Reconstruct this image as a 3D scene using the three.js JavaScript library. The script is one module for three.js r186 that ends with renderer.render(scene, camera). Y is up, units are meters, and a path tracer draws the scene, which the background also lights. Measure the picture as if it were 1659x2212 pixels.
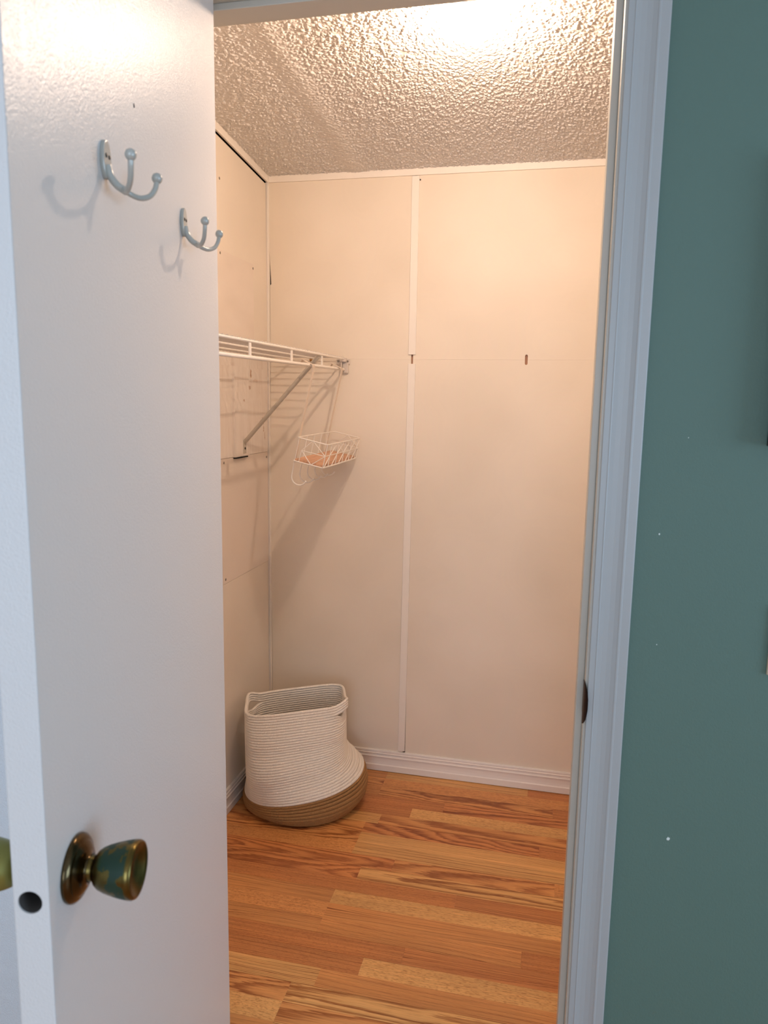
import * as THREE from 'three';
import { mergeGeometries, mergeVertices } from 'three/addons/utils/BufferGeometryUtils.js';
import { RoundedBoxGeometry } from 'three/addons/geometries/RoundedBoxGeometry.js';
import { RectAreaLightUniformsLib } from 'three/addons/lights/RectAreaLightUniformsLib.js';
import { Brush, Evaluator, SUBTRACTION } from 'three-bvh-csg';

// ------------------------------------------------------------------ camera, light, exposure
const scene = new THREE.Scene();
const camera = new THREE.PerspectiveCamera(69.2417, 1659 / 2212, 0.05, 30);
camera.position.set(0, 1.36, 0);
camera.rotation.order = 'YXZ';
camera.rotation.set(-0.149087, 0.221735, 0.016451);
camera.focus = 2.2;
camera.userData.fStop = 7.5;
const renderer = new THREE.WebGLRenderer({ antialias: true });
renderer.toneMapping = THREE.LinearToneMapping;
renderer.toneMappingExposure = 1.0;
renderer.shadowMap.enabled = true;
scene.background = new THREE.Color(0.55, 0.75, 1.0);
RectAreaLightUniformsLib.init();
const LAMP = { color: [1.0, 0.745, 0.565], power: 1.15, at: [-0.203, 2.117, -1.655] };
const WINDOWS = [                                                       // one in the wall on the right, a smaller one behind the camera
  { color: [0.52, 0.75, 1.0], power: 8.0, size: [1.7, 1.3], at: [3.26, 1.15, 0.35], towards: [-1, 0, 0] },
  { color: [0.65, 0.78, 0.95], power: 6.3, size: [1.2, 1.3], at: [-0.05, 1.35, 2.26], towards: [0, 0, -1] },
];
for (const d of WINDOWS) {
  const l = new THREE.RectAreaLight(new THREE.Color().setRGB(...d.color), d.power, ...d.size);
  l.position.set(...d.at); l.lookAt(d.at[0] + d.towards[0], d.at[1], d.at[2] + d.towards[2]); l.name = 'window_daylight'; scene.add(l);
}

// ------------------------------------------------------------------ helpers
const used = new Map();
function numbered(name) { const n = used.get(name) || 0; used.set(name, n + 1); return n ? `${name}_${String(n).padStart(3, '0')}` : name; }
function shade(o) { o.castShadow = o.receiveShadow = true; return o; }
function obj(name, geos, mat, parent = scene) {
  const list = Array.isArray(geos) ? geos : [geos];
  const g = list.length > 1 ? mergeGeometries(list.map((x) => strip(x))) : list[0];
  const m = shade(new THREE.Mesh(g, mat));
  m.name = parent === scene ? numbered(name) : name; parent.add(m);
  return m;
}
function strip(g) {
  const r = g.index ? g.toNonIndexed() : g.clone();
  for (const k of Object.keys(r.attributes)) if (!['position', 'normal', 'uv'].includes(k)) r.deleteAttribute(k);
  return r;
}
function thing(name, label, category, p = [0, 0, 0], turn = 0, group) {
  const o = new THREE.Group(); o.name = numbered(name); scene.add(o);
  o.position.set(...p); o.rotation.y = turn; o.userData = { label, category };
  if (group) o.userData.group = group;
  return o;
}
function structure(name, p = [0, 0, 0]) { const o = new THREE.Group(); o.name = name; scene.add(o); o.position.set(...p); o.userData = { kind: 'structure' }; return o; }
function struct(name, geos, mat) { const m = obj(name, geos, mat); m.userData.kind = 'structure'; return m; }
let seed = 7;
const rnd = () => { seed = (seed * 1664525 + 1013904223) >>> 0; return seed / 4294967296; };
function hash(x, y, s) { let h = (x * 374761393 + y * 668265263 + s * 2147483647) | 0; h = Math.imul(h ^ (h >>> 13), 1274126177); h ^= h >>> 16; return (h >>> 0) / 4294967296; }
function vnoise(x, y, s = 1) {                                    // value noise in -1 .. 1
  const xi = Math.floor(x), yi = Math.floor(y), fx = x - xi, fy = y - yi;
  const u = fx * fx * (3 - 2 * fx), v = fy * fy * (3 - 2 * fy);
  const a = hash(xi, yi, s), b = hash(xi + 1, yi, s), c = hash(xi, yi + 1, s), d = hash(xi + 1, yi + 1, s);
  return (a + (b - a) * u + (c - a) * v + (a - b - c + d) * u * v) * 2 - 1;
}
const fbm = (x, y, s, o = 3) => { let t = 0, a = 0.5; for (let i = 0; i < o; i++) { t += a * vnoise(x, y, s + i * 17); x *= 2.03; y *= 2.03; a *= 0.5; } return t; };
const smooth = (a, b, x) => { const t = Math.min(1, Math.max(0, (x - a) / (b - a))); return t * t * (3 - 2 * t); };
const clamp = (x) => Math.min(255, Math.max(0, x));
function texture(w, h, f, srgb = true) {
  const d = new Uint8Array(w * h * 4);
  for (let y = 0; y < h; y++) for (let x = 0; x < w; x++) {
    const c = f(x / w, y / h), i = (y * w + x) * 4;
    d[i] = clamp(c[0]); d[i + 1] = clamp(c[1] ?? c[0]); d[i + 2] = clamp(c[2] ?? c[0]); d[i + 3] = 255;
  }
  const t = new THREE.DataTexture(d, w, h, THREE.RGBAFormat);
  t.wrapS = t.wrapT = THREE.RepeatWrapping; t.magFilter = THREE.LinearFilter; t.minFilter = THREE.LinearFilter;
  if (srgb) t.colorSpace = THREE.SRGBColorSpace;
  t.needsUpdate = true; return t;
}
function tiled(period, f) {                                       // makes a periodic version of f(x, y) over 0..period
  return (x, y) => {
    const a = smooth(0.8, 1, x / period), b = smooth(0.8, 1, y / period);
    return (f(x, y) * (1 - a) + f(x - period, y) * a) * (1 - b) + (f(x, y - period) * (1 - a) + f(x - period, y - period) * a) * b;
  };
}
function boxUV(g) {                                               // uv in metres from the face each triangle looks at
  const r = g.index ? g.toNonIndexed() : g; r.computeVertexNormals();
  const p = r.attributes.position, n = r.attributes.normal, uv = new Float32Array(p.count * 2);
  for (let i = 0; i < p.count; i++) {
    const nx = Math.abs(n.getX(i)), ny = Math.abs(n.getY(i)), nz = Math.abs(n.getZ(i));
    if (nx >= ny && nx >= nz) { uv[2 * i] = p.getZ(i); uv[2 * i + 1] = p.getY(i); } else if (ny >= nz) { uv[2 * i] = p.getX(i); uv[2 * i + 1] = p.getZ(i); } else { uv[2 * i] = p.getX(i); uv[2 * i + 1] = p.getY(i); }
  }
  r.setAttribute('uv', new THREE.BufferAttribute(uv, 2)); return r;
}
function box(x0, x1, y0, y1, z0, z1) { return boxUV(new THREE.BoxGeometry(x1 - x0, y1 - y0, z1 - z0).translate((x0 + x1) / 2, (y0 + y1) / 2, (z0 + z1) / 2)); }
function rbox(x0, x1, y0, y1, z0, z1, r = 0.0015) { return new RoundedBoxGeometry(x1 - x0, y1 - y0, z1 - z0, 2, r).translate((x0 + x1) / 2, (y0 + y1) / 2, (z0 + z1) / 2); }
const V = (x, y, z) => new THREE.Vector3(x, y, z);
function rod(a, b, r, n = 8) {
  const A = V(...a), B = V(...b), d = B.clone().sub(A), g = new THREE.CylinderGeometry(r, r, d.length(), n);
  g.applyQuaternion(new THREE.Quaternion().setFromUnitVectors(V(0, 1, 0), d.clone().normalize()));
  return g.translate(...A.add(B).multiplyScalar(0.5).toArray());
}
function bar(a, b, w, t, up = [0, 0, 1]) {                         // flat strip from a to b, w wide along up, t thick
  const A = V(...a), B = V(...b), d = B.clone().sub(A), y = d.clone().normalize(), z = V(...up).addScaledVector(y, -V(...up).dot(y)).normalize(), x = y.clone().cross(z);
  return new RoundedBoxGeometry(t, d.length(), w, 1, Math.min(t, w) * 0.3).applyMatrix4(new THREE.Matrix4().makeBasis(x, y, z).setPosition(A.add(B).multiplyScalar(0.5)));
}
function tube(pts, r, closed = false, seg = 40, n = 8) { return new THREE.TubeGeometry(new THREE.CatmullRomCurve3(pts.map((p) => V(...p)), closed, 'centripetal'), seg, r, n, closed); }
function loop(pts, r, k = 0.008) {                                 // closed wire frame with rounded corners
  const path = [], n = pts.length;
  for (let i = 0; i < n; i++) {
    const c = V(...pts[i]), p = V(...pts[(i + n - 1) % n]), q = V(...pts[(i + 1) % n]);
    const a = c.clone().add(p.sub(c).normalize().multiplyScalar(k)), b = c.clone().add(q.sub(c).normalize().multiplyScalar(k));
    for (let j = 0; j <= 4; j++) { const t = j / 4; path.push(a.clone().multiplyScalar((1 - t) ** 2).addScaledVector(c, 2 * t * (1 - t)).addScaledVector(b, t * t).toArray()); }
  }
  return tube(path, r, true, 160, 8);
}
function lathe(pts, n = 40) { return new THREE.LatheGeometry(pts.map(([x, y]) => new THREE.Vector2(x, y)), n); }
function profile(pts, length) { const s = new THREE.Shape(pts.map(([x, y]) => new THREE.Vector2(x, y))); return new THREE.ExtrudeGeometry(s, { depth: length, bevelEnabled: false }); }
const std = (hex, roughness = 0.6, extra = {}) => new THREE.MeshStandardMaterial({ color: hex, roughness, ...extra });

// ------------------------------------------------------------------ materials
const stipple = texture(512, 512, (u, v) => { const f = tiled(1, (x, y) => 0.6 * vnoise(x * 46, y * 30, 3) + 0.5 * vnoise(x * 92, y * 64, 4) + 0.25 * vnoise(x * 180, y * 150, 5)); return [128 + 90 * f(u, v)]; }, false);
const stippleOf = (metres) => { const t = stipple.clone(); t.repeat.set(1 / metres, 1 / metres); t.needsUpdate = true; return t; };
const mottleTex = texture(512, 512, (u, v) => { const f = tiled(1, (x, y) => fbm(x * 5, y * 5, 21, 3)); const k = f(u, v); return [250 + 9 * k, 249 + 10 * k, 247 + 12 * k]; });
const mottle = mottleTex.clone(); mottle.repeat.set(1 / 1.3, 1 / 1.3); mottle.needsUpdate = true;
const M = {
  wallPaint: std('#f6ebdc', 0.62, { map: mottle }),
  leftPaint: std('#f6ecdf', 0.6, { map: mottle }),
  patchPaint: std('#f4e8dd', 0.6, { map: mottle }),
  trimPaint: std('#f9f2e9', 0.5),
  basePaint: std('#f5eee8', 0.42),
  cavity: std('#1a120d', 0.95),  // near-black so that gaps between panels read as deep shade
  popcorn: std('#e2deda', 0.75),
  doorPaint: std('#dad8d6', 0.34, { bumpMap: stippleOf(0.075), bumpScale: 0.00035 }),
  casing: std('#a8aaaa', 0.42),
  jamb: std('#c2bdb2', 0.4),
  teal: std('#587268', 0.6, { bumpMap: stippleOf(0.11), bumpScale: 0.0003 }),
  roomWhite: std('#f2f8fd', 0.7, { bumpMap: stippleOf(0.06), bumpScale: 0.0012 }),
  hook: std('#b4b4ad', 0.28, { metalness: 0.15 }),
  wireWhite: std('#fbf4ea', 0.35),
  shelfWhite: std('#f6efe6', 0.38),
  deckShaded: std('#d6cec6', 0.5),  // shelf white greyed: shade of the deck underside put into the colour
  strapWhite: std('#ecdccb', 0.45),
  braceGrey: std('#c5bcae', 0.4),
  plastic: std('#ded3c8', 0.4),
  steel: std('#8d857c', 0.4, { metalness: 0.7 }),
  darkSteel: std('#4a433c', 0.5, { metalness: 0.5 }),
  bronze: std('#2a1710', 0.4, { metalness: 0.7 }),
  porcelain: std('#f3efe8', 0.3),
  bulb: new THREE.MeshStandardMaterial({ color: '#ffffff', roughness: 0.4, emissive: new THREE.Color().setRGB(1, 0.88, 0.72), emissiveIntensity: 3 }),
  blackFrame: std('#101010', 0.4),
  print: std('#6d7772', 0.6),
  switchPlate: std('#b9ae97', 0.4),
  dark: std('#15100e', 0.9),
  chip: std('#d9e0dc', 0.8),
  slotWood: std('#b0846a', 0.9),
  amber: std('#b98a4d', 0.5),
  basketWood: null, rope: null, jute: null,
};

// ------------------------------------------------------------------ room dimensions (metres)
const XL = -1.0005, XR = 0.62, ZB = -2.5305, ZD = -1.25, ZI = -1.365;   // closet left, right, back; doorway wall, room side and closet side
const ceilY = (z) => 2.115 + 0.09 * (z - ZB);
const JL = -0.643, JR = 0.0735, HEAD = 2.03;

// ------------------------------------------------------------------ floor of oak strips
const oakLook = { light: [230, 176, 110], mid: [217, 152, 90], red: [206, 136, 79] };
function oak(type, tone, s) {
  const base = oakLook[tone], L = 0.75, W = 0.058;
  const vc = (hash(s, 3, 9) - 0.5) * 0.05 + W / 2, tilt = 0.01 + 0.03 * hash(s, 5, 9), d0 = 0.012 + 0.02 * hash(s, 8, 2), skew = (hash(s, 1, 4) - 0.5) * 0.05;
  return texture(1024, 96, (a, b) => {
    const u = a * L, v = b * W;
    let dark = 0, lightK = 0;
    if (type === 'c') {
      const vv = v - vc - 0.010 * vnoise(u * 3, 0.5, s), dd = d0 + u * tilt * 1.6 + 0.008 * vnoise(u * 3.2, v * 8, s + 1) + 0.0022 * vnoise(u * 11, v * 45, s + 8);
      const r = Math.sqrt(vv * vv * 1.2 + dd * dd * 2.2) * 112 + 0.22 * vnoise(u * 26, v * 900, s + 2) + 0.1 * vnoise(u * 70, v * 1400, s + 7);
      const t = r - Math.floor(r), k = 0.55 + 0.45 * hash(Math.floor(r), 1, s);
      dark = smooth(0.35, 0.82, t) * (1 - smooth(0.9, 1, t)) * k; lightK = (1 - smooth(0, 0.4, t)) * 0.3;
    } else if (type === 's') {
      const r = (v + skew * u + 0.008 * vnoise(u * 2.6, v * 18, s) + 0.0022 * vnoise(u * 9, v * 70, s + 3) + 0.0006 * vnoise(u * 30, v * 400, s + 9)) * (170 + 150 * hash(s, 2, 2)), i = Math.floor(r), t = r - i;
      dark = smooth(0.3, 0.85, t) * (1 - smooth(0.88, 1, t)) * (0.25 + 0.75 * hash(i, 2, s)) * (0.7 + 0.7 * vnoise(u * 5, i, s + 6)); lightK = 0.35 * Math.max(0, vnoise(u * 2.5, v * 60, s + 4));
    } else {
      const r = (v + 0.006 * vnoise(u * 2.4, v * 16, s) + 0.001 * vnoise(u * 14, v * 120, s + 3)) * 210, i = Math.floor(r), t = r - i;
      dark = (type === 'q' ? 0.15 : 0.55) * smooth(0.2, 0.8, t) * (1 - smooth(0.85, 1, t)) * hash(i, 2, s);
      const fl = vnoise(u * 240, v * 900, s + 5) + 0.6 * vnoise(u * 110, v * 620, s + 6);
      if (type === 'q') { dark += 0.3 * smooth(0.1, 0.8, fl); lightK = 0.3 * smooth(0.2, 0.9, -fl); } else { dark += 0.22 * smooth(0.1, 0.9, fl); }
    }
    const pore = smooth(0.35, 0.8, vnoise(u * 70, v * 1500, s + 11)) * (0.10 + 0.25 * dark), fine = 0.05 * vnoise(u * 25, v * 900, s + 12);
    dark = Math.min(1, dark * 1.05 + pore); const big = 1 + 0.06 * vnoise(u * 4, v * 12, s + 13) + fine;
    return [base[0] * (1 - 0.34 * dark) * big * (1 + 0.08 * lightK), base[1] * (1 - 0.50 * dark) * big * (1 + 0.13 * lightK), base[2] * (1 - 0.64 * dark) * big * (1 + 0.2 * lightK)];
  });
}
const oakMats = {};
function oakMat(key, variant) {                                   // key such as 'c mid'
  const id = key + variant;
  if (!oakMats[id]) { const [type, tone] = key.split(' '); oakMats[id] = new THREE.MeshStandardMaterial({ map: oak(type, tone, 100 + Object.keys(oakMats).length * 13), roughness: 0.4 }); }
  return oakMats[id];
}
function stripGeometry(x0, x1, z0, z1, flipU, flipV, stretch, c0, c1) {   // a plank strip: flat top, small chamfers, sides
  const T = 0, c = 0.0002, B = -0.008, xa = x0 + 0.00006, xb = x1 - 0.00006, za = z0 + c0, zb = z1 - c1;
  const P = [[xa, B, za], [xb, B, za], [xb, B, zb], [xa, B, zb], [xa, T - c, za], [xb, T - c, za], [xb, T - c, zb], [xa, T - c, zb], [xa + c, T, za + c], [xb - c, T, za + c], [xb - c, T, zb - c], [xa + c, T, zb - c]];
  const quads = [[8, 11, 10, 9], [4, 8, 9, 5], [5, 9, 10, 6], [6, 10, 11, 7], [7, 11, 8, 4], [0, 4, 5, 1], [1, 5, 6, 2], [2, 6, 7, 3], [3, 7, 4, 0]];
  const pos = [], uv = [], off = 0;
  for (const q of quads) for (const i of [q[0], q[1], q[2], q[0], q[2], q[3]]) {
    const [x, y, z] = P[i]; pos.push(x, y, z);
    let a = (x - x0) / 0.75 / stretch + off, b = (z - z0) / (z1 - z0); if (flipU) a = 1 - a; if (flipV) b = 1 - b;
    uv.push(a * 0.998 + 0.001, b * 0.97 + 0.015);
  }
  const g = new THREE.BufferGeometry(); g.setAttribute('position', new THREE.Float32BufferAttribute(pos, 3)); g.setAttribute('uv', new THREE.Float32BufferAttribute(uv, 2)); g.computeVertexNormals(); return g;
}
const floor = structure('floor');
obj('slab', box(-1.75, 3.4, -0.12, -0.009, -2.7, 2.45), std('#5a3a22', 0.9), floor);
{
  const E = -0.535, rows = [
    [['s mid', E], ['s light', -0.027], ['p red']], [['c mid', E], ['q mid']], [['p mid', E], ['c mid', 0.06], ['p red']],
    [['p red', -0.3], ['c red']], [['p red', -0.402], ['q light']], [['s light', -0.495], ['c mid']],
    [['c mid', E], ['c red', 0.02], ['p red']], [['c mid', E], ['s light']], [['q mid', E], ['s light']],
    [['c red', -0.4], ['c mid', 0.066], ['q mid']], [['c red', -0.49], ['c light']], [['p red', -0.2], ['s red']],
    [['s mid', E], ['q light']], [['q mid', E], ['s mid']], [['s mid', E], ['s mid', -0.0143], ['p red']],
    [['p red', -0.3], ['s red']], [['p red', -0.393], ['q light']], [['s light', -0.485], ['s mid']],
    [['c mid', -0.54], ['c light']], [['q light', -0.54], ['c mid']], [['s mid', -0.54], ['c light']],
  ];
  rows.forEach((row, r) => {
    const z0 = -2.527 + r * 0.058, z1 = z0 + 0.058;
    let x0 = XL;
    row.forEach(([key, end], i) => {
      const x1 = end ?? XR, len = x1 - x0, variant = (r * 2 + i) % (key[0] === 'c' ? 4 : 3);
      obj('floor_strip', stripGeometry(x0, x1, z0, z1, rnd() < 0.5, rnd() < 0.5, Math.max(1, len / 0.75), r % 3 === 0 ? 0.0003 : 0.00004, r % 3 === 2 ? 0.0003 : 0.00004), oakMat(key, variant), floor);
      x0 = x1;
    });
  });
  // the room outside the closet: wider pieces, none of them in the photograph
  for (let r = 0; r < 20; r++) for (let i = 0; i < 5; i++) obj('floor_strip', stripGeometry(-1.75 + i * 1.05, -0.7 + i * 1.05, -1.309 + r * 0.19, -1.119 + r * 0.19, r & 1, i & 1, 1.6, 0.0004, 0.0004), oakMat('p mid', (r + i) % 2), floor);
}

// ------------------------------------------------------------------ closet shell
{
  // back wall: thin painted panels over a backing coloured near-black to shade their gaps
  const w = structure('wall_back');
  obj('backing', box(-1.12, XR + 0.1, -0.01, 2.4, -2.66, ZB - 0.013), M.cavity, w);
  const T = 0.012, slots = [[-0.4812, 0.0045], [-0.0986, 0.0045]];
  function panel(x0, x1, y0, y1, side, notch, mat, proud = 0) {
    const s = new THREE.Shape(), left = x0 < -0.9; s.moveTo(left ? (side === 'top' ? -0.9915 : -0.9925) : x0, y0);
    const here = slots.filter(([x]) => x > x0 + 0.02 && x < x1 - 0.02);
    if (side === 'top') { s.lineTo(x1, y0); s.lineTo(x1, y1); for (const [x, r] of here.slice().reverse()) { s.lineTo(x + r, y1); s.lineTo(x + r, y1 - 0.012); s.absarc(x, y1 - 0.012, r, 0, Math.PI, true); s.lineTo(x - r, y1); } s.lineTo(left ? -0.9925 : x0, y1); if (left) s.lineTo(-0.9952, 0.95); } else {
      for (const [x, r] of here) { s.lineTo(x - r, y0); s.lineTo(x - r, y0 + 0.012); s.absarc(x, y0 + 0.012, r, Math.PI, 0, true); s.lineTo(x + r, y0); }
      s.lineTo(x1, y0); s.lineTo(x1, y1); s.lineTo(x0, y1);
    }
    if (notch) { s.lineTo(-0.9945, 1.872); s.lineTo(-0.9886, 1.757); s.lineTo(-0.9932, 1.752); }
    s.closePath();
    return obj('panel', boxUV(new THREE.ExtrudeGeometry(s, { depth: T + proud, bevelEnabled: false, curveSegments: 8 }).translate(0, 0, ZB - T)), mat, w);
  }
  panel(-0.9975, -0.4862, 1.5007, 2.099, 'bottom', true, M.wallPaint); panel(-0.476, XR, 1.5007, 2.099, 'bottom', false, M.wallPaint);
  panel(-0.9975, -0.4862, 0.03, 1.5004, 'top', false, M.wallPaint, 0.0006); panel(-0.476, XR, 0.03, 1.5004, 'top', false, M.wallPaint, 0.0006);
  obj('slot_backing', [box(-0.4945, -0.468, 1.48, 1.524, ZB - 0.0125, ZB - 0.006), box(-0.11, -0.088, 1.484, 1.518, ZB - 0.0135, ZB - 0.006)], M.slotWood, w);
  obj('joint_filler', [box(-0.4862, -0.4845, 1.485, 1.517, ZB - 0.011, ZB + 0.0005), box(-0.478, -0.476, 1.485, 1.517, ZB - 0.011, ZB + 0.0005)], M.wallPaint, w);
  const lean = (x0, y0, x1, y1, half) => { const s = new THREE.Shape(); s.moveTo(x0 - half, y0); s.lineTo(x0 + half, y0); s.lineTo(x1 + half, y1); s.lineTo(x1 - half, y1); s.closePath(); return new THREE.ExtrudeGeometry(s, { depth: 0.004, bevelEnabled: true, bevelSize: 0.0007, bevelThickness: 0.0007, bevelSegments: 1 }); };
  obj('batten', boxUV(lean(-0.4812, 1.517, -0.4812, 2.0905, 0.0118).translate(0, 0, ZB + 0.0004)), M.trimPaint, w);
  const lower = lean(-0.4898, 0.085, -0.4812, 1.4845, 0.0118);
  obj('batten', boxUV(lower.translate(0, 0, ZB + 0.0014)), M.trimPaint, w);
  obj('screw', new THREE.CylinderGeometry(0.0026, 0.0026, 0.002, 12).rotateX(Math.PI / 2).translate(-0.4665, 2.079, ZB + 0.0005), M.darkSteel, w);
  const t1 = structure('trim_1'); obj('ceiling_strip', rbox(XL + 0.007, XR, 2.0925, 2.122, ZB, ZB + 0.006, 0.001), M.trimPaint, t1);
  const t2 = structure('trim_2');                                       // strip under the ceiling along the left wall, follows its slope
  { const g = rbox(0, 0.007, -0.013, 0.021, 0, 1.17, 0.001); g.rotateX(-Math.atan(0.09)); g.translate(XL, 2.104, ZB); obj('ceiling_strip', g, M.trimPaint, t2); }
  const t3 = structure('trim_3'); obj('corner_strip', rbox(XL - 0.004, XL + 0.0065, 0.07, 2.092, ZB - 0.006, ZB + 0.0125, 0.0015), M.trimPaint, t3);
}
{
  const w = structure('wall_left');
  obj('backing', box(-1.13, XL - 0.013, -0.01, 2.4, -2.66, ZI), M.cavity, w);
  const Z0 = ZB + 0.0165, Z1 = ZI;
  // top panel ends just under the sloping strip and leaves a dark gap there
  const s = new THREE.Shape(); s.moveTo(-0.0036, 1.497); s.lineTo(Z1 - Z0, 1.497); s.lineTo(Z1 - Z0, ceilY(Z1) - 0.031); s.lineTo(0.0025, ceilY(Z0) - 0.0305); s.lineTo(-0.002, 1.8); s.closePath();
  const gp = new THREE.ExtrudeGeometry(s, { depth: 0.012, bevelEnabled: false }).rotateY(-Math.PI / 2).translate(XL, 0, Z0);
  obj('panel', boxUV(gp), M.leftPaint, w);
  obj('panel', rbox(XL - 0.001, XL + 0.0016, 1.5, 1.8, -2.397, -1.6, 0.0006), M.patchPaint, w);
  const boardTex = texture(512, 512, (u, v) => {
    const g = fbm(u * 40, v * 2.2, 51, 3), st = smooth(0.25, 0.6, vnoise(u * 60, v * 4, 57));
    let r = 243 + 5 * g - 4 * st, gg = 233 + 6 * g - 5 * st, b = 223 + 7 * g - 6 * st;
    for (const [cx, cy, a, q, k] of [[0.50, 0.93, 0.012, 0.05, 0.6], [0.52, 0.78, 0.016, 0.03, 0.35], [0.66, 0.63, 0.016, 0.022, 0.5], [0.30, 0.42, 0.02, 0.012, 0.35], [0.28, 0.30, 0.008, 0.06, 0.45], [0.34, 0.36, 0.006, 0.05, 0.4], [0.42, 0.86, 0.05, 0.02, 0.12], [0.26, 0.2, 0.006, 0.05, 0.4]]) {
      const d = Math.hypot((u - cx) / a, (v - cy) / q) + 0.5 * vnoise(u * 90, v * 60, 61); const m = k * (1 - smooth(0.5, 1.1, d)); r *= 1 - 0.35 * m; gg *= 1 - 0.55 * m; b *= 1 - 0.7 * m;
    }
    return [r, gg, b];
  });
  const boardMat = std('#ffffff', 0.6, { map: boardTex, bumpMap: boardTex, bumpScale: 0.0006 });
  const board = rbox(XL - 0.012, XL + 0.0018, 1.1725, 1.4965, Z0, Z1, 0.0008), bp = board.attributes.position, bu = board.attributes.uv;
  for (let i = 0; i < bp.count; i++) bu.setXY(i, 0.65 - (bp.getZ(i) + 2.29) / 0.45 * -1 * 0.9, (bp.getY(i) - 1.17) / 0.29);
  obj('board', board, boardMat, w);
  const cleat = rbox(XL + 0.001, XL + 0.011, 1.1715, 1.49, -2.325, -2.213, 0.001);
  { const p = cleat.attributes.position, u = cleat.attributes.uv; for (let i = 0; i < p.count; i++) u.setXY(i, 0.65 + (p.getZ(i) + 2.29) / 0.5, (p.getY(i) - 1.17) / 0.29); }
  obj('cleat', cleat, boardMat, w);
  obj('gap_shade_strip', rbox(XL + 0.0012, XL + 0.0125, 1.1672, 1.1712, -2.311, -2.217, 0.0006), M.dark, w);  // dark strip standing in for the shaded slot under the cleat
  obj('panel', box(XL - 0.012, XL + 0.0012, 0.772, 1.1715, Z0, Z1), M.patchPaint, w);
  obj('panel', box(XL - 0.012, XL, 0.0, 0.7708, Z0, Z1), M.leftPaint, w);
  for (const [y, z, x] of [[1.7897, -2.1426, 0.0016], [1.7866, -2.3927, 0.0016], [1.1592, -2.1467, 0.0012], [1.1533, -2.5011, 0.0012], [0.7852, -2.1467, 0.0012], [2.0029, -2.1491, 0]]) obj('screw', lathe([[0, 0.0012], [0.0025, 0.001], [0.0043, 0.0002], [0.0043, -0.001]], 14).rotateZ(-Math.PI / 2).translate(XL + x, y, z), M.steel, w);
}
struct('wall_right', box(XR, XR + 0.1, -0.01, 2.4, -2.66, ZI), M.wallPaint);
// baseboards with a beaded, coved face (x = out from the wall, y = up)
const basePts = [[0, 0.002], [0.014, 0.002], [0.014, 0.0235], [0.0118, 0.0252], [0.0108, 0.0265], [0.0095, 0.036], [0.0092, 0.046], [0.0100, 0.0515], [0.0112, 0.0535], [0.0112, 0.0555], [0.0085, 0.0575], [0.0080, 0.0625], [0.0092, 0.0650], [0.0096, 0.0668], [0.0070, 0.0690], [0.0074, 0.0750], [0.0062, 0.0782], [0, 0.0785]];
{ const b = structure('baseboard_back'); obj('moulding', fixWinding(profile(basePts, XR - XL).rotateY(-Math.PI / 2).scale(-1, 1, 1).translate(XL, 0, ZB)), M.basePaint, b); }
{ const b = structure('baseboard_left'); obj('moulding', profile(basePts, ZI - ZB).translate(XL, 0, ZB), M.basePaint, b); }
function fixWinding(g) {                                              // after a mirror: turn the triangles round again
  const r = g.index ? g.toNonIndexed() : g; for (const k of Object.keys(r.attributes)) { const a = r.attributes[k], n = a.itemSize; for (let i = 0; i < a.count; i += 3) for (let j = 0; j < n; j++) { const t = a.array[(i + 1) * n + j]; a.array[(i + 1) * n + j] = a.array[(i + 2) * n + j]; a.array[(i + 2) * n + j] = t; } }
  r.computeVertexNormals(); return r;
}
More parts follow.
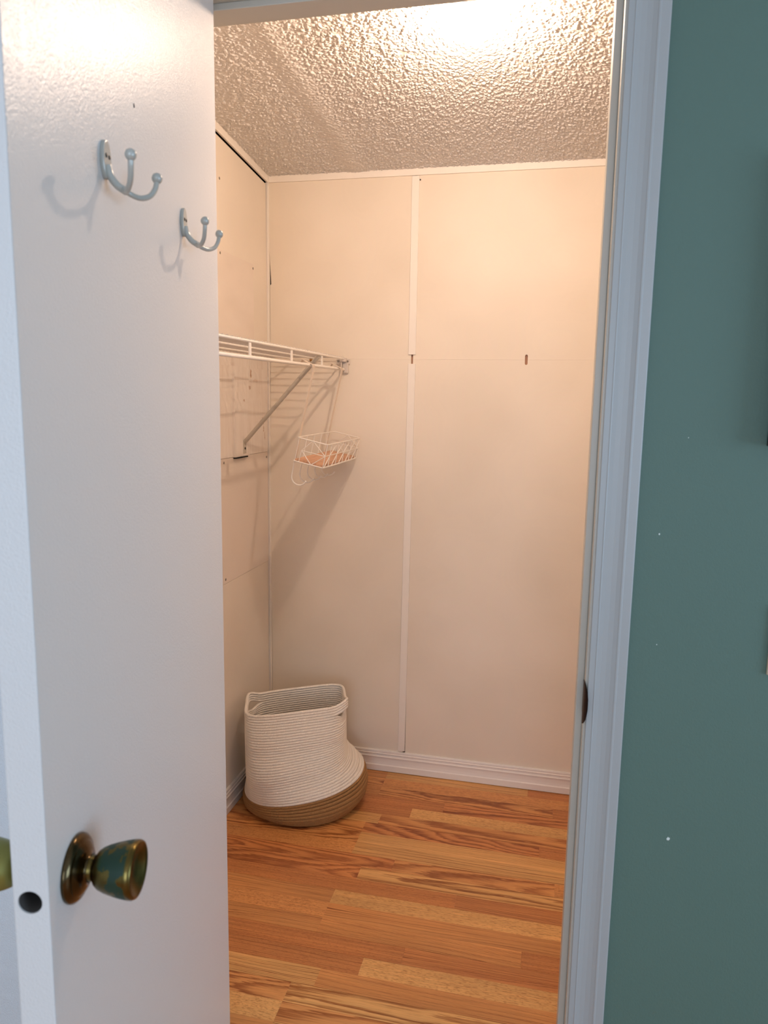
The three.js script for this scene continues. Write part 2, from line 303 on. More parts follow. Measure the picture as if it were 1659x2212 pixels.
{
  // ceiling: sprayed popcorn relief on the sloping board, with a low taped seam running to the back wall
  const c = structure('ceiling');
  function grains(x, z, cell, rMin, rMax, hMin, hMax, fill, s) {           // rounded lumps of plaster, one at most per cell
    const ci = Math.floor(x / cell), cj = Math.floor(z / cell); let h = 0;
    for (let i = ci - 1; i <= ci + 1; i++) for (let j = cj - 1; j <= cj + 1; j++) {
      if (hash(i, j, s) > fill) continue;
      const px = (i + 0.1 + 0.8 * hash(i, j, s + 1)) * cell, pz = (j + 0.1 + 0.8 * hash(i, j, s + 2)) * cell, a = hash(i, j, s + 3) * 3.1416, r = rMin + (rMax - rMin) * hash(i, j, s + 4);
      const dx = x - px, dz = z - pz, u = (dx * Math.cos(a) + dz * Math.sin(a)) / (r * 1.35), v = (dz * Math.cos(a) - dx * Math.sin(a)) / (r * 0.8), q = u * u + v * v;
      if (q < 1) h = Math.max(h, (hMin + (hMax - hMin) * hash(i, j, s + 5)) * Math.pow(1 - q, 0.7));
    }
    return h;
  }
  function patch(x0, x1, z0, z1, nx, nz) {
    const pos = [], idx = [];
    for (let j = 0; j <= nz; j++) for (let i = 0; i <= nx; i++) {
      const x = x0 + (x1 - x0) * i / nx, z = z0 + (z1 - z0) * j / nz, sx = -0.685 + 0.012 * vnoise(z * 4, 1, 5), d = x - sx;
      const seam = 0.0045 * Math.exp(-(((d - 0.015) / 0.035) ** 2)), thin = 1 - 0.5 * Math.exp(-((d / 0.045) ** 2));
      const wx = x + 0.0022 * vnoise(x * 160, z * 160, 77), wz = z + 0.0022 * vnoise(x * 160, z * 160, 78);
      const h = thin * Math.max(grains(wx, wz, 0.0088, 0.0030, 0.0056, 0.0018, 0.0050, 0.70, 201), grains(wx, wz, 0.0058, 0.0016, 0.0032, 0.0009, 0.0028, 0.66, 301)) + 0.0003 * vnoise(x * 380, z * 380, 74);
      pos.push(x, ceilY(z) - h - seam, z);
    }
    for (let j = 0; j < nz; j++) for (let i = 0; i < nx; i++) { const a = j * (nx + 1) + i, b = a + 1, e = a + nx + 1, f = e + 1; idx.push(a, b, e, b, f, e); }
    const g = new THREE.BufferGeometry(); g.setAttribute('position', new THREE.Float32BufferAttribute(pos, 3)); g.setIndex(idx); g.computeVertexNormals();
    obj('popcorn_plaster', g, M.popcorn, c);
  }
  patch(XL - 0.012, 0.16, ZB - 0.01, -1.54, 760, 640);
  patch(0.16, XR, ZB - 0.01, ZI + 0.01, 120, 300); patch(XL - 0.012, 0.16, -1.54, ZI + 0.01, 300, 45);
  const slab = new THREE.BoxGeometry(XR - XL + 0.3, 0.08, 1.35).rotateX(-Math.atan(0.09)).translate((XL + XR) / 2, ceilY(-1.95) + 0.046, -1.95);
  obj('board', slab, M.popcorn, c);
}

// ------------------------------------------------------------------ doorway wall, jambs, casings
{
  const w = structure('wall_doorway');
  const o = 0.012, top = 2.42;
  obj('teal_plaster', [box(JR + o, 3.3, 0, top, ZD - 0.055, ZD - 0.004), box(JL - o, JR + o, HEAD + o, top, ZD - 0.055, ZD - 0.004)], M.teal, w);
  obj('white_plaster', [box(-1.75, JL - o, 0, top, ZD - 0.055, ZD - 0.004), box(-1.75, -0.74, 0, top, ZD - 0.0039, ZD + 0.07)], M.roomWhite, w);
  obj('closet_plaster', [box(-1.13, JL - o, 0, top, ZI, ZD - 0.056), box(JR + o, XR + 0.1, 0, top, ZI, ZD - 0.056), box(JL - o, JR + o, HEAD + o, top, ZI, ZD - 0.056)], M.wallPaint, w);
  for (const [x, y, r] of [[0.2253, 0.6259, 0.0042], [0.1754, 1.153, 0.0018], [0.2085, 1.31, 0.001], [0.1837, 0.968, 0.0012]]) { const s = new THREE.Shape(); for (let k = 0; k < 10; k++) { const a = k / 10 * 6.283, q = r * (0.55 + 0.5 * hash(k, Math.round(x * 1e4), 3)); s[k ? 'lineTo' : 'moveTo'](x + q * Math.cos(a) * 0.7, y + q * Math.sin(a)); } obj('paint_chip', new THREE.ExtrudeGeometry(s, { depth: 0.0003, bevelEnabled: false }).translate(0, 0, ZD - 0.004), M.chip, w); }
  const t = structure('trim_4');                                       // the door frame
  const jamb = (x0, x1) => rbox(x0, x1, 0, HEAD, ZI, ZD, 0.0012);
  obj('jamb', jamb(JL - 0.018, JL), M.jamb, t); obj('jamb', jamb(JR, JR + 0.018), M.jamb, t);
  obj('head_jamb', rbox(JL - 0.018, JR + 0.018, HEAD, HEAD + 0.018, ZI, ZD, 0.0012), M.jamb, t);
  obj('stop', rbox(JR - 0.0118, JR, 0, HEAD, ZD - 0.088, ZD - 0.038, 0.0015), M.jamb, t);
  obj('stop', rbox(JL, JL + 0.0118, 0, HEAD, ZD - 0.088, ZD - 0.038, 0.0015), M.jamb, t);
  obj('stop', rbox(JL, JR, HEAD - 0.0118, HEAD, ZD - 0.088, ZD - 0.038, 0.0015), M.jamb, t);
  // casing: thin flat, a fine bead, a hollow, a second bead and a thick outer flat (x = away from the opening, y = out from the wall)
  const cp = [[0, 0], [0.0005, 0.0085], [0.0015, 0.0095], [0.0105, 0.0097], [0.0112, 0.0104], [0.0122, 0.0104], [0.0132, 0.0097], [0.020, 0.0088], [0.028, 0.0088], [0.036, 0.0098], [0.0425, 0.0116], [0.0442, 0.0126], [0.0462, 0.0126], [0.0478, 0.0119], [0.0600, 0.0124], [0.0616, 0.0116], [0.0620, 0.0100], [0.0620, 0]];
  const upright = (x, sgn) => { let g = profile(cp, HEAD + 0.065).rotateX(-Math.PI / 2); const p = g.attributes.position; for (let i = 0; i < p.count; i++) p.setXYZ(i, x + sgn * p.getX(i), p.getY(i), ZD - 0.004 - p.getZ(i)); g = sgn > 0 ? fixWinding(g) : g; g.computeVertexNormals(); return g; };
  const t5 = structure('trim_5');
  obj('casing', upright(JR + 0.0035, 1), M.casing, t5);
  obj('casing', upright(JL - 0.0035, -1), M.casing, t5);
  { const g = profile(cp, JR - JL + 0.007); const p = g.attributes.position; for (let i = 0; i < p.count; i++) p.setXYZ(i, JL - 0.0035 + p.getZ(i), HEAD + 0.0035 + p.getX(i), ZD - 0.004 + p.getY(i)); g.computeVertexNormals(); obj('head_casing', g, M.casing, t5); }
}
// ------------------------------------------------------------------ the room the photograph is taken from
struct('wall_left_room', box(-1.75, -1.65, 0, 2.42, ZD - 0.003, 2.45), M.roomWhite);
function windowWall(name, d, number) {                                // wall with a window in it, the wall facing +z of its own group
  const w = structure(name, [d.at[0], 0, d.at[2]]), win = structure(`window_${number}`, [d.at[0], 0, d.at[2]]), [ww, wh] = d.size, wy = d.at[1], t = d.towards[0] ? Math.PI / 2 * d.towards[0] : Math.PI, reach = 4.2;
  w.rotation.y = win.rotation.y = t;
  const lo = d.towards[0] ? -2.1 : -3.4, hi = d.towards[0] ? 1.7 : 1.65;
  obj('plaster', [box(lo, -ww / 2, 0, 2.42, -0.16, -0.04), box(ww / 2, hi, 0, 2.42, -0.16, -0.04), box(-ww / 2, ww / 2, 0, wy - wh / 2, -0.16, -0.04), box(-ww / 2, ww / 2, wy + wh / 2, 2.42, -0.16, -0.04)], M.roomWhite, w);
  obj('frame', [box(-ww / 2, ww / 2, wy + wh / 2 - 0.05, wy + wh / 2, -0.13, -0.07), box(-ww / 2, ww / 2, wy - wh / 2, wy - wh / 2 + 0.05, -0.13, -0.07), box(-ww / 2, -ww / 2 + 0.05, wy - wh / 2, wy + wh / 2, -0.13, -0.07), box(ww / 2 - 0.05, ww / 2, wy - wh / 2, wy + wh / 2, -0.13, -0.07), box(-0.02, 0.02, wy - wh / 2, wy + wh / 2, -0.13, -0.07)], M.basePaint, win);
  obj('pane', box(-ww / 2 + 0.05, ww / 2 - 0.05, wy - wh / 2 + 0.05, wy + wh / 2 - 0.05, -0.102, -0.098), new THREE.MeshPhysicalMaterial({ color: '#ffffff', roughness: 0.02, transmission: 1, thickness: 0 }), win);
}
windowWall('wall_right_room', WINDOWS[0], 1); windowWall('wall_behind', WINDOWS[1], 2);
struct('ceiling_room', box(-1.75, 3.4, 2.42, 2.5, -1.31, 2.45), std('#e8e6e2', 0.8));

// ------------------------------------------------------------------ the open door (local x = away from the hinge, z = into its thickness, face at z = 0)
const TH = 11.5 * Math.PI / 180, DOOR_AT = [-0.5877, 0, -1.25], DOOR_TURN = -(Math.PI / 2 - TH);
const door = structure('door_1', DOOR_AT); door.rotation.y = DOOR_TURN;
{
  const slab = new Brush(new RoundedBoxGeometry(0.705, 2.012, 0.035, 2, 0.0014).translate(0.3525, 1.018, 0.0175));
  const bore = new Brush(new THREE.CylinderGeometry(0.0118, 0.0118, 0.07, 40).rotateZ(Math.PI / 2).translate(0.705 - 0.025, 0.8803, 0.0186));
  slab.updateMatrixWorld(); bore.updateMatrixWorld();
  const ev = new Evaluator(); ev.attributes = ['position', 'normal', 'uv'];
  const g = ev.evaluate(slab, bore, SUBTRACTION).geometry;
  { const p = g.attributes.position, n = g.attributes.normal, uv = new Float32Array(p.count * 2); for (let i = 0; i < p.count; i++) { uv[2 * i] = Math.abs(n.getX(i)) > 0.7 ? p.getZ(i) : p.getX(i); uv[2 * i + 1] = p.getY(i); } g.setAttribute('uv', new THREE.BufferAttribute(uv, 2)); g.clearGroups(); }
  obj('slab', g, M.doorPaint, door);
  obj('bore_shade_sleeve', [new THREE.CylinderGeometry(0.0116, 0.0116, 0.05, 32, 1, true).rotateZ(Math.PI / 2).translate(0.6785, 0.8803, 0.0186), new THREE.CylinderGeometry(0.0116, 0.0116, 0.004, 24).rotateZ(Math.PI / 2).translate(0.655, 0.8803, 0.0186)], new THREE.MeshStandardMaterial({ color: '#4e4844', roughness: 0.95, side: THREE.DoubleSide }), door);  // added dark sleeve, its colour gives the bore its inner shade
  obj('nail_hole', new THREE.SphereGeometry(0.0022, 10, 8).scale(0.8, 1.2, 0.25).translate(0.401, 1.7035, -0.0001), M.dark, door);
  const knobTex = texture(512, 256, (u, v) => {
    const t = v, n = fbm(u * 9, t * 9, 91, 4) + 0.17, band = smooth(0.24, 0.34, t) * (1 - smooth(0.52, 0.545, t)); const paint = smooth(0.02, 0.06, n) * band;
    const w = 0.5 + 0.5 * fbm(u * 20, t * 20, 95, 3); const br = [84 + 36 * w, 74 + 28 * w, 42 + 14 * w], gr = [6, 44, 27];
    return br.map((c, i) => c * (1 - paint) + gr[i] * paint);
  });
  const knobMetal = texture(512, 256, (u, v) => { const n = fbm(u * 9, v * 9, 91, 4) + 0.17, p = smooth(0.02, 0.06, n) * smooth(0.24, 0.34, v) * (1 - smooth(0.52, 0.545, v)); return [0, 70 + 60 * p, 255 * (1 - p)]; }, false);
  const brassKnob = new THREE.MeshStandardMaterial({ map: knobTex, roughnessMap: knobMetal, metalnessMap: knobMetal, metalness: 1, roughness: 1 });
  const brass = std('#524530', 0.18, { metalness: 1 });
  const rose = [[0.0335, 0], [0.0342, 0.002], [0.0338, 0.0045], [0.031, 0.0075], [0.0285, 0.0085], [0.027, 0.0088], [0.024, 0.0115], [0.019, 0.0135], [0.0145, 0.0145], [0.0138, 0.017]];
  const body = [[0.0138, 0.012], [0.0128, 0.02], [0.0135, 0.0225], [0.0175, 0.0245], [0.0205, 0.0285], [0.0232, 0.035], [0.0255, 0.043], [0.0275, 0.052], [0.0288, 0.060], [0.0288, 0.0635], [0.0276, 0.0662], [0.0255, 0.0668], [0.0225, 0.0645], [0.0165, 0.0600], [0.0095, 0.0575], [0, 0.0565]];
  for (const side of [-1, 1]) {                                        // closet side, then room side
    const k = new THREE.Group(); k.name = 'door_knob'; k.position.set(0.649, 0.8795, side < 0 ? 0 : 0.035); k.rotation.x = side < 0 ? -Math.PI / 2 : Math.PI / 2; door.add(k);
    obj('rosette', lathe(rose, 56), brass, k);
    const kn = lathe(body, 56); obj('knob', kn, side < 0 ? brassKnob : std('#8f8b4a', 0.35, { metalness: 0.5 }), k);
  }
}
const onDoor = (x, y, z) => V(x, y, z).applyAxisAngle(V(0, 1, 0), DOOR_TURN).add(V(...DOOR_AT)).toArray();

// ------------------------------------------------------------------ the strike plate on the right jamb
{
  const t = thing('strike_plate', 'dark bronze strike plate with curled lip on the white door frame', 'latch plate', [JR, 0.857, ZD]);
  obj('plate', rbox(-0.0014, 0.0003, -0.028, 0.028, -0.034, -0.002, 0.0005), M.bronze, t);
  const pos = [], idx = [], N = 14, K = 8, prof = [];
  for (let k = 0; k <= K; k++) { const a = k / K; prof.push([-0.0012 + 0.0068 * (1 - Math.cos(a * 1.25)) / (1 - Math.cos(1.25)), -0.004 + 0.0165 * Math.sin(a * 1.25) / Math.sin(1.25)]); }
  const half = (a) => 0.0385 * Math.sqrt(Math.max(0.02, 1 - (a * 0.97) ** 2.2));
  for (const th of [0, 0.0013]) for (let k = 0; k <= K; k++) for (let i = 0; i <= N; i++) { const a = k / K, y = half(a) * (i / N * 2 - 1); pos.push(prof[k][0] - th * 0.8, y, prof[k][1] + th * 0.6); }
  const L = (K + 1) * (N + 1);
  for (let k = 0; k < K; k++) for (let i = 0; i < N; i++) { const a = k * (N + 1) + i, b = a + 1, c = a + N + 1, d = c + 1; idx.push(a, b, c, b, d, c, a + L, c + L, b + L, b + L, c + L, d + L); }
  const g = new THREE.BufferGeometry(); g.setAttribute('position', new THREE.Float32BufferAttribute(pos, 3)); g.setIndex(idx); g.computeVertexNormals();
  obj('lip', g, M.bronze, t);
}

// ------------------------------------------------------------------ two double hooks on the door
function makeHook(label) {
  const t = thing('coat_hook', label, 'hook', [0, 0, 0], DOOR_TURN, 'double hooks on the door');
  const s = new THREE.Shape(); s.absellipse(0, 0, 0.0095, 0.019, 0, Math.PI * 2, false, 0);
  obj('plate', new THREE.ExtrudeGeometry(s, { depth: 0.0022, bevelEnabled: true, bevelSize: 0.0012, bevelThickness: 0.0014, bevelSegments: 3, curveSegments: 28 }).rotateY(Math.PI).translate(0, 0, 0), M.hook, t);
  obj('stem', [tube([[0, -0.006, -0.003], [0, -0.016, -0.0055], [0, -0.0255, -0.0125], [0, -0.0315, -0.0215]], 0.0042, false, 20, 12), new THREE.SphereGeometry(0.0044, 14, 10).translate(0, -0.0315, -0.0215)], M.hook, t);
  for (const d of [1, -1]) {
    const p = [[0, -0.0295, -0.0185], [0.008 * d, -0.0338, -0.0255], [0.020 * d, -0.0340, -0.032], [0.031 * d, -0.0285, -0.0385], [0.0385 * d, -0.0185, -0.0420], [0.041 * d, -0.0100, -0.0430]];
    const prong = obj('prong', tube(p, 0.0030, false, 36, 12), M.hook, t);
    obj('ball_tip', new THREE.SphereGeometry(0.0060, 24, 18).translate(0.0415 * d, -0.0070, -0.0432), M.hook, prong);
  }
  for (const d of [1, -1]) obj('screw', new THREE.SphereGeometry(0.0024, 12, 8).scale(1, 1, 0.5).translate(0.0042 * d, 0.0035, -0.0036), M.darkSteel, t);
  return t;
}
{
  const a = makeHook('grey double coat hook on the white door, above the door knob'); a.position.set(...onDoor(0.5015, 1.612, -0.0012));
  const b = a.clone(); b.name = numbered('coat_hook'); scene.add(b); b.position.set(...onDoor(0.211, 1.6135, -0.0012));
  b.userData.label = 'grey double coat hook on the white door, beside the closet opening and shelf';
}

// ------------------------------------------------------------------ lamp on the closet ceiling
{
  const [lx, ly, lz] = LAMP.at, top = ceilY(lz) - 0.001;
  const t = thing('ceiling_lamp', 'bare glowing bulb in a white holder on the textured ceiling', 'lamp', [lx, top, lz]);
  obj('lamp_holder', lathe([[0, 0.004], [0.052, 0.004], [0.054, -0.006], [0.047, -0.01], [0.03, -0.013], [0.0255, -0.016], [0.0245, -0.021], [0.015, -0.022], [0, -0.022]], 40), M.porcelain, t);
  const tip = -(top - 2.091), R = 0.031;
  const b = []; for (let k = 0; k <= 16; k++) { const a = k / 16 * 2.2; b.push([R * Math.sin(a), tip + R - R * Math.cos(a)]); } b.push([0.0215, tip + 0.066], [0.0185, tip + 0.075], [0.0165, tip + 0.085], [0, tip + 0.085]);
  obj('bulb', lathe(b, 40), M.bulb, t);
  const light = new THREE.PointLight(new THREE.Color().setRGB(...LAMP.color), LAMP.power, 0, 2);
  light.position.set(0, ly - top, 0); light.castShadow = true; light.shadow.radius = 0.65; light.name = 'lamp_light'; t.add(light);
}

// ------------------------------------------------------------------ wire shelf along the left wall
{
  const t = thing('wire_shelf', 'white ventilated wire shelf on the left closet wall with a diagonal brace', 'shelf', [XL, 1.4985, ZB]);
  const X = (x) => x - XL, Y = (y) => y - 1.4985, Z = (z) => z - ZB, zf = -1.40, m = M.shelfWhite;
  const top = (z) => 1.5003 - 0.0059 * (z + 2.5012), low = (z) => 1.4642 - 0.0094 * (z + 2.4737);
  obj('front_rail', rod([X(-0.7187), Y(top(-2.522)), Z(-2.522)], [X(-0.7187), Y(top(zf)), Z(zf)], 0.0034, 12), m, t);
  obj('lower_rail', rod([X(-0.7187), Y(low(-2.515)), Z(-2.515)], [X(-0.7187), Y(low(zf)), Z(zf)], 0.0048, 12), m, t);
  obj('back_rail', rod([X(-0.991), Y(top(-2.515)) + 0.0005, Z(-2.515)], [X(-0.991), Y(top(zf)) + 0.0005, Z(zf)], 0.003, 10), m, t);
  for (const x of [-0.812, -0.905]) obj('support_rail', rod([X(x), Y(top(-2.515)) - 0.001, Z(-2.515)], [X(x), Y(top(zf)) - 0.001, Z(zf)], 0.003, 10), m, t);
  for (let k = 0; k < 44; k++) { const z = -2.512 + k * 0.0254; obj('deck_rod', rod([X(-0.9935), Y(top(z)) + 0.0042, Z(z)], [X(-0.7165), Y(top(z)) + 0.0042, Z(z)], 0.00175, 6), M.deckShaded, t); }
  for (const z of [-2.268, -1.9905, -1.6985, -1.43]) obj('upright', rbox(X(-0.7205), X(-0.7175), Y(low(z)), Y(top(z)), Z(z) - 0.0065, Z(z) + 0.0065, 0.0006), m, t);
  const brace = obj('brace', rod([X(-0.9925), Y(1.2135), Z(-2.2855)], [X(-0.722), Y(1.4935), Z(-2.2435)], 0.0068, 14), M.braceGrey, t);
  obj('foot_plate', rbox(X(-0.9905), X(-0.988), Y(1.18), Y(1.225), Z(-2.297), Z(-2.273), 0.0008), M.braceGrey, brace);
  obj('screw', new THREE.SphereGeometry(0.0042, 12, 8).scale(0.5, 1, 1).translate(X(-0.9875), Y(1.197), Z(-2.285)), M.darkSteel, brace);
  const eb = obj('end_bracket', [rbox(X(-0.7475), X(-0.6985), Y(1.4815), Y(1.5005), Z(ZB + 0.0006), Z(ZB + 0.007), 0.003), rbox(X(-0.7235), X(-0.7035), Y(1.4525), Y(1.486), Z(ZB + 0.0006), Z(ZB + 0.012), 0.002), rbox(X(-0.731), X(-0.7095), Y(1.490), Y(1.503), Z(ZB + 0.004), Z(ZB + 0.024), 0.002), rbox(X(-0.7285), X(-0.7245), Y(1.455), Y(1.49), Z(ZB + 0.004), Z(ZB + 0.02), 0.001)], M.plastic, t);
  for (const x of [-0.7405, -0.7065]) obj('screw', new THREE.SphereGeometry(0.0038, 14, 8).scale(1, 1, 0.4).translate(X(x), Y(1.4925), Z(ZB + 0.0072)), M.steel, eb);
  const a = thing('wall_anchor', 'small tan plug in the back wall, close under the wire shelf', 'plug', [-0.8419, 1.497, ZB]);
  obj('plug', lathe([[0, 0.013], [0.0022, 0.012], [0.0048, 0.002], [0.0058, 0.001], [0.0058, -0.002]], 16).rotateX(Math.PI / 2), M.amber, a);
}

// ------------------------------------------------------------------ wire basket hanging from the shelf's lower rail
{
  const woodTex = texture(512, 128, (u, v) => { const g = fbm(u * 6, v * 40, 131, 4); return [212 + 22 * g, 164 + 20 * g, 132 + 18 * g]; });
  M.basketWood = std('#ffffff', 0.55, { map: woodTex });
  const t = thing('hanging_basket', 'small white wire basket with wooden base hanging from the wire shelf', 'wire basket', [-0.7489, 1.2465, -2.1255]);
  t.rotation.order = 'YXZ'; t.rotation.set(0.0094, -0.0061, -0.2113);
  const L = 0.3763, W = 0.0959, H = 0.0715, m = M.wireWhite, r = 0.00135;
  obj('rim', loop([[0, 0, 0], [W, 0, 0], [W, 0, -L], [0, 0, -L]], 0.0019), m, t);
  obj('bottom_frame', loop([[0, -H, 0], [W, -H, 0], [W, -H, -L], [0, -H, -L]], 0.0019), m, t);
  const wire = (a, b, q = r) => obj('wire', rod(a, b, q, 6), m, t), h = -H / 2;
  // end faces: a rim-to-base diamond with a crossbar
  for (const z of [0, -L]) { const n0 = 0.02; wire([n0, h, z], [W, h, z]); wire([W * 0.52, 0, z], [n0, h, z]); wire([W * 0.52, 0, z], [W, h, z]); wire([n0, h, z], [W * 0.6, -H, z]); wire([W, h, z], [W * 0.6, -H, z]); wire([n0, h, z], [n0 * 0.9, -H, z]); wire([W, h, z], [W, -H, z]); }
  // front face: crossbar, five uprights, leaning braces in both halves
  wire([W, h, 0], [W, h, -L]);
  for (let k = 0; k < 5; k++) { const z = -L * (0.12 + 0.2 * k); wire([W, 0, z], [W, -H, z - 0.006]); wire([W, h, z - 0.004], [W, -H, z + L * 0.09]); wire([W, 0, Math.max(-L, z - L * 0.16)], [W, h, z - 0.004]); }
  wire([W, 0, -L * 0.0], [W, h, -L * 0.0]);
  // back face: uprights that run on below the base and curl into hooks
  for (let k = 0; k < 5; k++) {
    const z = -0.012 - k * 0.0735; wire([0.001, 0, z], [0.001, -H, z]);
    const p = [[0.001, -H + 0.004, z]]; for (let i = 0; i <= 10; i++) { const a = Math.PI + i / 10 * Math.PI * 0.86; p.push([0.0255 + 0.0245 * Math.cos(a), -H - 0.047 + 0.025 * Math.sin(a), z]); }
    const hk = obj('hook', tube(p, 0.0021, false, 40, 8), M.wireWhite, t); const e = p[p.length - 1];
    obj('ball_tip', new THREE.SphereGeometry(0.0034, 12, 10).translate(e[0] + 0.0008, e[1] + 0.002, e[2]), m, hk);
  }
  obj('wood_base', rbox(0.004, W - 0.004, -H + 0.001, -H + 0.0065, -L + 0.004, -0.004, 0.001), M.basketWood, t);
  { const g = t.children[t.children.length - 1].geometry, p = g.attributes.position, u = g.attributes.uv; for (let i = 0; i < p.count; i++) u.setXY(i, -p.getZ(i) / L, p.getX(i) / W); }
  for (const z of [-0.0234, -0.3205]) {                                 // flat straps that clip over the rail
    const u = 0.2187, s = 0.018; const st = obj('strap', [bar([-0.002, -H, z], [-0.002, u, z], s, 0.0016), bar([-0.0028, u, z], [-0.040, u + 0.0085, z], s, 0.0016), bar([-0.040, u + 0.0085, z], [-0.0445, u - 0.0105, z], s, 0.0016)], M.strapWhite, t); void st;
  }
}

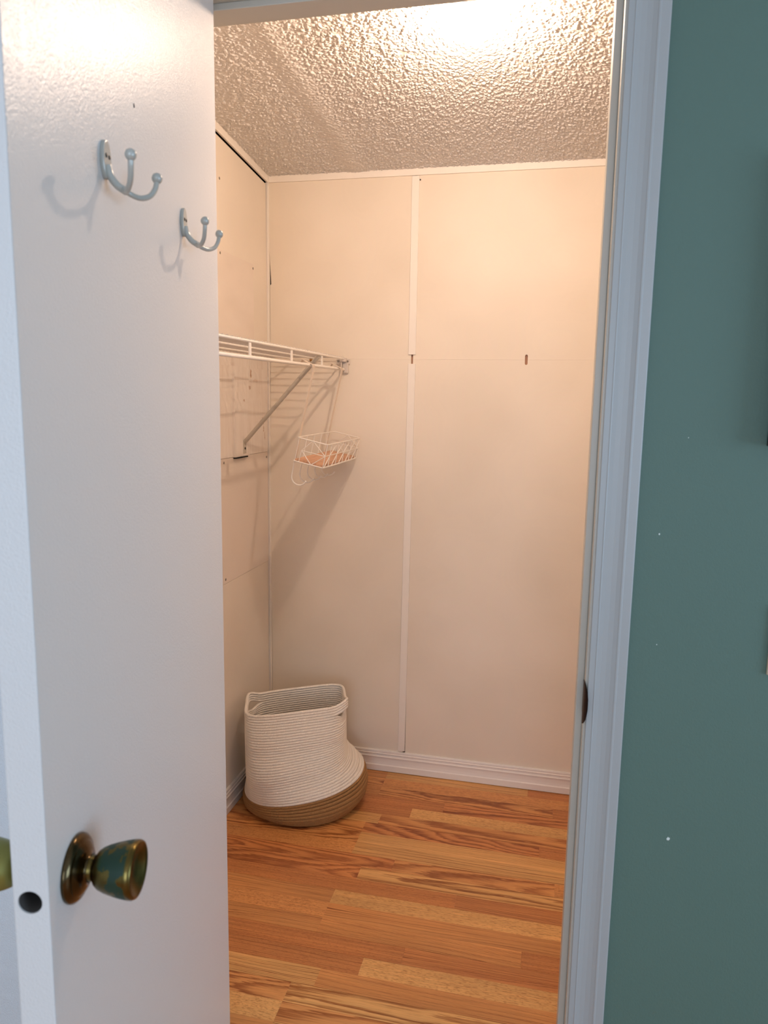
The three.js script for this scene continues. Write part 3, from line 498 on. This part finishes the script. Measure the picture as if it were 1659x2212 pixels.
// ------------------------------------------------------------------ coiled rope basket in the corner
{
  const braid = texture(128, 64, (u, v) => { const k = Math.sin((u * 4 + v * 2) * Math.PI * 2) * 0.5 + Math.sin((u * 4 - v * 2) * Math.PI * 2) * 0.5; return [150 + 80 * k]; }, false);
  braid.repeat.set(1 / 0.022, 1); braid.needsUpdate = true;
  M.rope = std('#fdf5ea', 0.85, { bumpMap: braid, bumpScale: 0.0012 });
  M.jute = std('#a87f50', 0.9, { bumpMap: braid, bumpScale: 0.0014 });
  const t = thing('rope_basket', 'slouched white coiled rope basket with brown base in the closet corner', 'basket', [-0.768, 0, -2.273]);
  t.rotation.y = 0.3262;                                             // local x across the view, local z towards the doorway
  const lerp = (tab, y) => { for (let i = 1; i < tab.length; i++) if (y <= tab[i][0] || i === tab.length - 1) { const [a, p] = tab[i - 1], [b, q] = tab[i], k = Math.min(1, Math.max(0, (y - a) / (b - a))), s = k * k * (3 - 2 * k) * 0.5 + k * 0.5; return p + (q - p) * s; } };
  const right = [[0, 0.150], [0.012, 0.178], [0.03, 0.200], [0.045, 0.205], [0.065, 0.199], [0.08, 0.191], [0.10, 0.172], [0.125, 0.147], [0.15, 0.134], [0.20, 0.130], [0.37, 0.127]];
  const left = [[0, 0.162], [0.012, 0.194], [0.03, 0.213], [0.055, 0.214], [0.09, 0.205], [0.13, 0.198], [0.37, 0.200]];
  const front = [[0, 0.160], [0.012, 0.188], [0.035, 0.197], [0.08, 0.190], [0.15, 0.166], [0.25, 0.138], [0.37, 0.112]];
  const back = [[0, 0.13], [0.012, 0.16], [0.05, 0.165], [0.1, 0.155], [0.2, 0.12], [0.37, 0.092]];
  const power = [[0, 2], [0.08, 2.2], [0.16, 3], [0.37, 4.2]];
  const tilt = (y) => 0.18 * smooth(0, 0.075, y) * (1 - 0.85 * smooth(0.09, 0.30, y));
  const N = 128;
  function at(y, a) {                                                  // point of the basket's skin at coil height y and angle a
    const n = lerp(power, y), c = Math.cos(a), s = Math.sin(a), px = Math.sign(c) * Math.abs(c) ** (2 / n), pz = Math.sign(s) * Math.abs(s) ** (2 / n);
    const x = px * lerp(c > 0 ? right : left, y), z = pz * lerp(s > 0 ? front : back, y) - 0.19 * x * smooth(0.05, 0.2, y);
    return [x, y + tilt(y) * x + 0.012 * smooth(0.02, 0.07, y) * (1 - smooth(0.12, 0.3, y)), z];
  }
  function coil(y, step, radius, lift = () => [0, 0]) {                // one turn of rope; its section leans and swells to meet the next turn
    const pos = [], uv = [], idx = [], P = [], Q = [], S = 8, n = N;
    for (let i = 0; i < n; i++) { const a = i / n * Math.PI * 2; for (const [list, yy] of [[P, y], [Q, y + step]]) { const p = at(yy, a), [out, up] = lift(a), l = Math.hypot(p[0], p[2]) || 1; list.push(V(p[0] + p[0] / l * out, p[1] + up, p[2] + p[2] / l * out)); } }
    let run = 0;
    for (let i = 0; i <= n; i++) {
      const c = P[i % n], T = P[(i + 1) % n].clone().sub(P[(i - 1 + n) % n]).normalize(), D = Q[i % n].clone().sub(c), tall = Math.max(radius * 0.8, D.length() * 0.545), W = D.addScaledVector(T, -D.dot(T)).normalize(), R = T.clone().cross(W).normalize();
      if (i) run += P[i % n].distanceTo(P[i - 1]);
      for (let j = 0; j <= S; j++) { const b = j / S * Math.PI * 2, v = c.clone().addScaledVector(R, Math.cos(b) * radius).addScaledVector(W, Math.sin(b) * tall); pos.push(v.x, v.y, v.z); uv.push(run, j / S); }
    }
    for (let i = 0; i < n; i++) for (let j = 0; j < S; j++) { const a = i * (S + 1) + j, b = a + 1, c = a + S + 1, d = c + 1; idx.push(a, c, b, b, c, d); }
    const g = new THREE.BufferGeometry(); g.setAttribute('position', new THREE.Float32BufferAttribute(pos, 3)); g.setAttribute('uv', new THREE.Float32BufferAttribute(uv, 2)); g.setIndex(idx); g.computeVertexNormals(); return g;
  }
  const pitch = 0.0083, rr = pitch * 0.56, base = [], body = [];
  // foot: a flat spiral of brown coils, then the rising brown band
  for (let k = 1; k < 16; k++) { const c = coil(0.0, 0.006, rr); c.scale(k / 16, 1, k / 16); c.translate(0, rr, 0); base.push(c); }
  let y = rr;
  for (let k = 0; k < 10; k++) { const step = k < 3 ? pitch * 0.72 : pitch; base.push(coil(y, step, rr)); y += step; }
  obj('base_band', base, M.jute, t);
  const TOP = 0.362, grips = [[Math.PI + 0.45, 0.55], [0.52, 0.55]], rim = [];
  const grip = (a) => { for (const [c, w] of grips) { let d = a - c; while (d > Math.PI) d -= 2 * Math.PI; while (d < -Math.PI) d += 2 * Math.PI; if (Math.abs(d) < w) return 0.5 + 0.5 * Math.cos(d / w * Math.PI); } return 0; };
  const count = Math.round((TOP - y) / pitch);
  for (let k = 0; k <= count; k++) {
    const st = (TOP - y) / count, yy = y + st * k, fromTop = count - k;
    if (fromTop < 4) rim.push(coil(yy, st, rr, (a) => { const g = grip(a); return [(Math.cos(a) > 0 ? 0.011 : 0.005) * g, 0.013 * g]; }));
    else if (fromTop < 8) { const dip = (a) => { const g = grip(a); return [-0.003 * g, -0.013 * g * (8 - fromTop) / 4]; }; body.push(coil(yy, st, rr, dip)); } else body.push(coil(yy, st, rr));
  }
  obj('body', body, M.rope, t);
  obj('handle_band', rim, M.rope, t);
}

// ------------------------------------------------------------------ things on the teal wall at the right edge
{
  const f = thing('picture_frame', 'black picture frame on the teal wall at the right edge', 'picture frame', [0.3225, 1.3004, ZD - 0.004]);
  obj('frame', [rbox(0, 0.018, 0, 0.42, 0.001, 0.029, 0.001), rbox(0.282, 0.30, 0, 0.42, 0.001, 0.029, 0.001), rbox(0.018, 0.282, 0, 0.018, 0.001, 0.029, 0.001), rbox(0.018, 0.282, 0.402, 0.42, 0.001, 0.029, 0.001)], M.blackFrame, f);
  obj('print', box(0.016, 0.284, 0.016, 0.404, 0.006, 0.012), M.print, f);
  const s = thing('light_switch', 'beige light switch plate on the teal wall, low at the right edge', 'switch', [0.3525, 0.934, ZD - 0.004]);
  obj('plate', rbox(0, 0.07, 0, 0.114, 0, 0.006, 0.002), M.switchPlate, s);
  obj('toggle', rbox(0.030, 0.040, 0.047, 0.067, 0.004, 0.018, 0.002), M.switchPlate, s);
}
renderer.render(scene, camera);
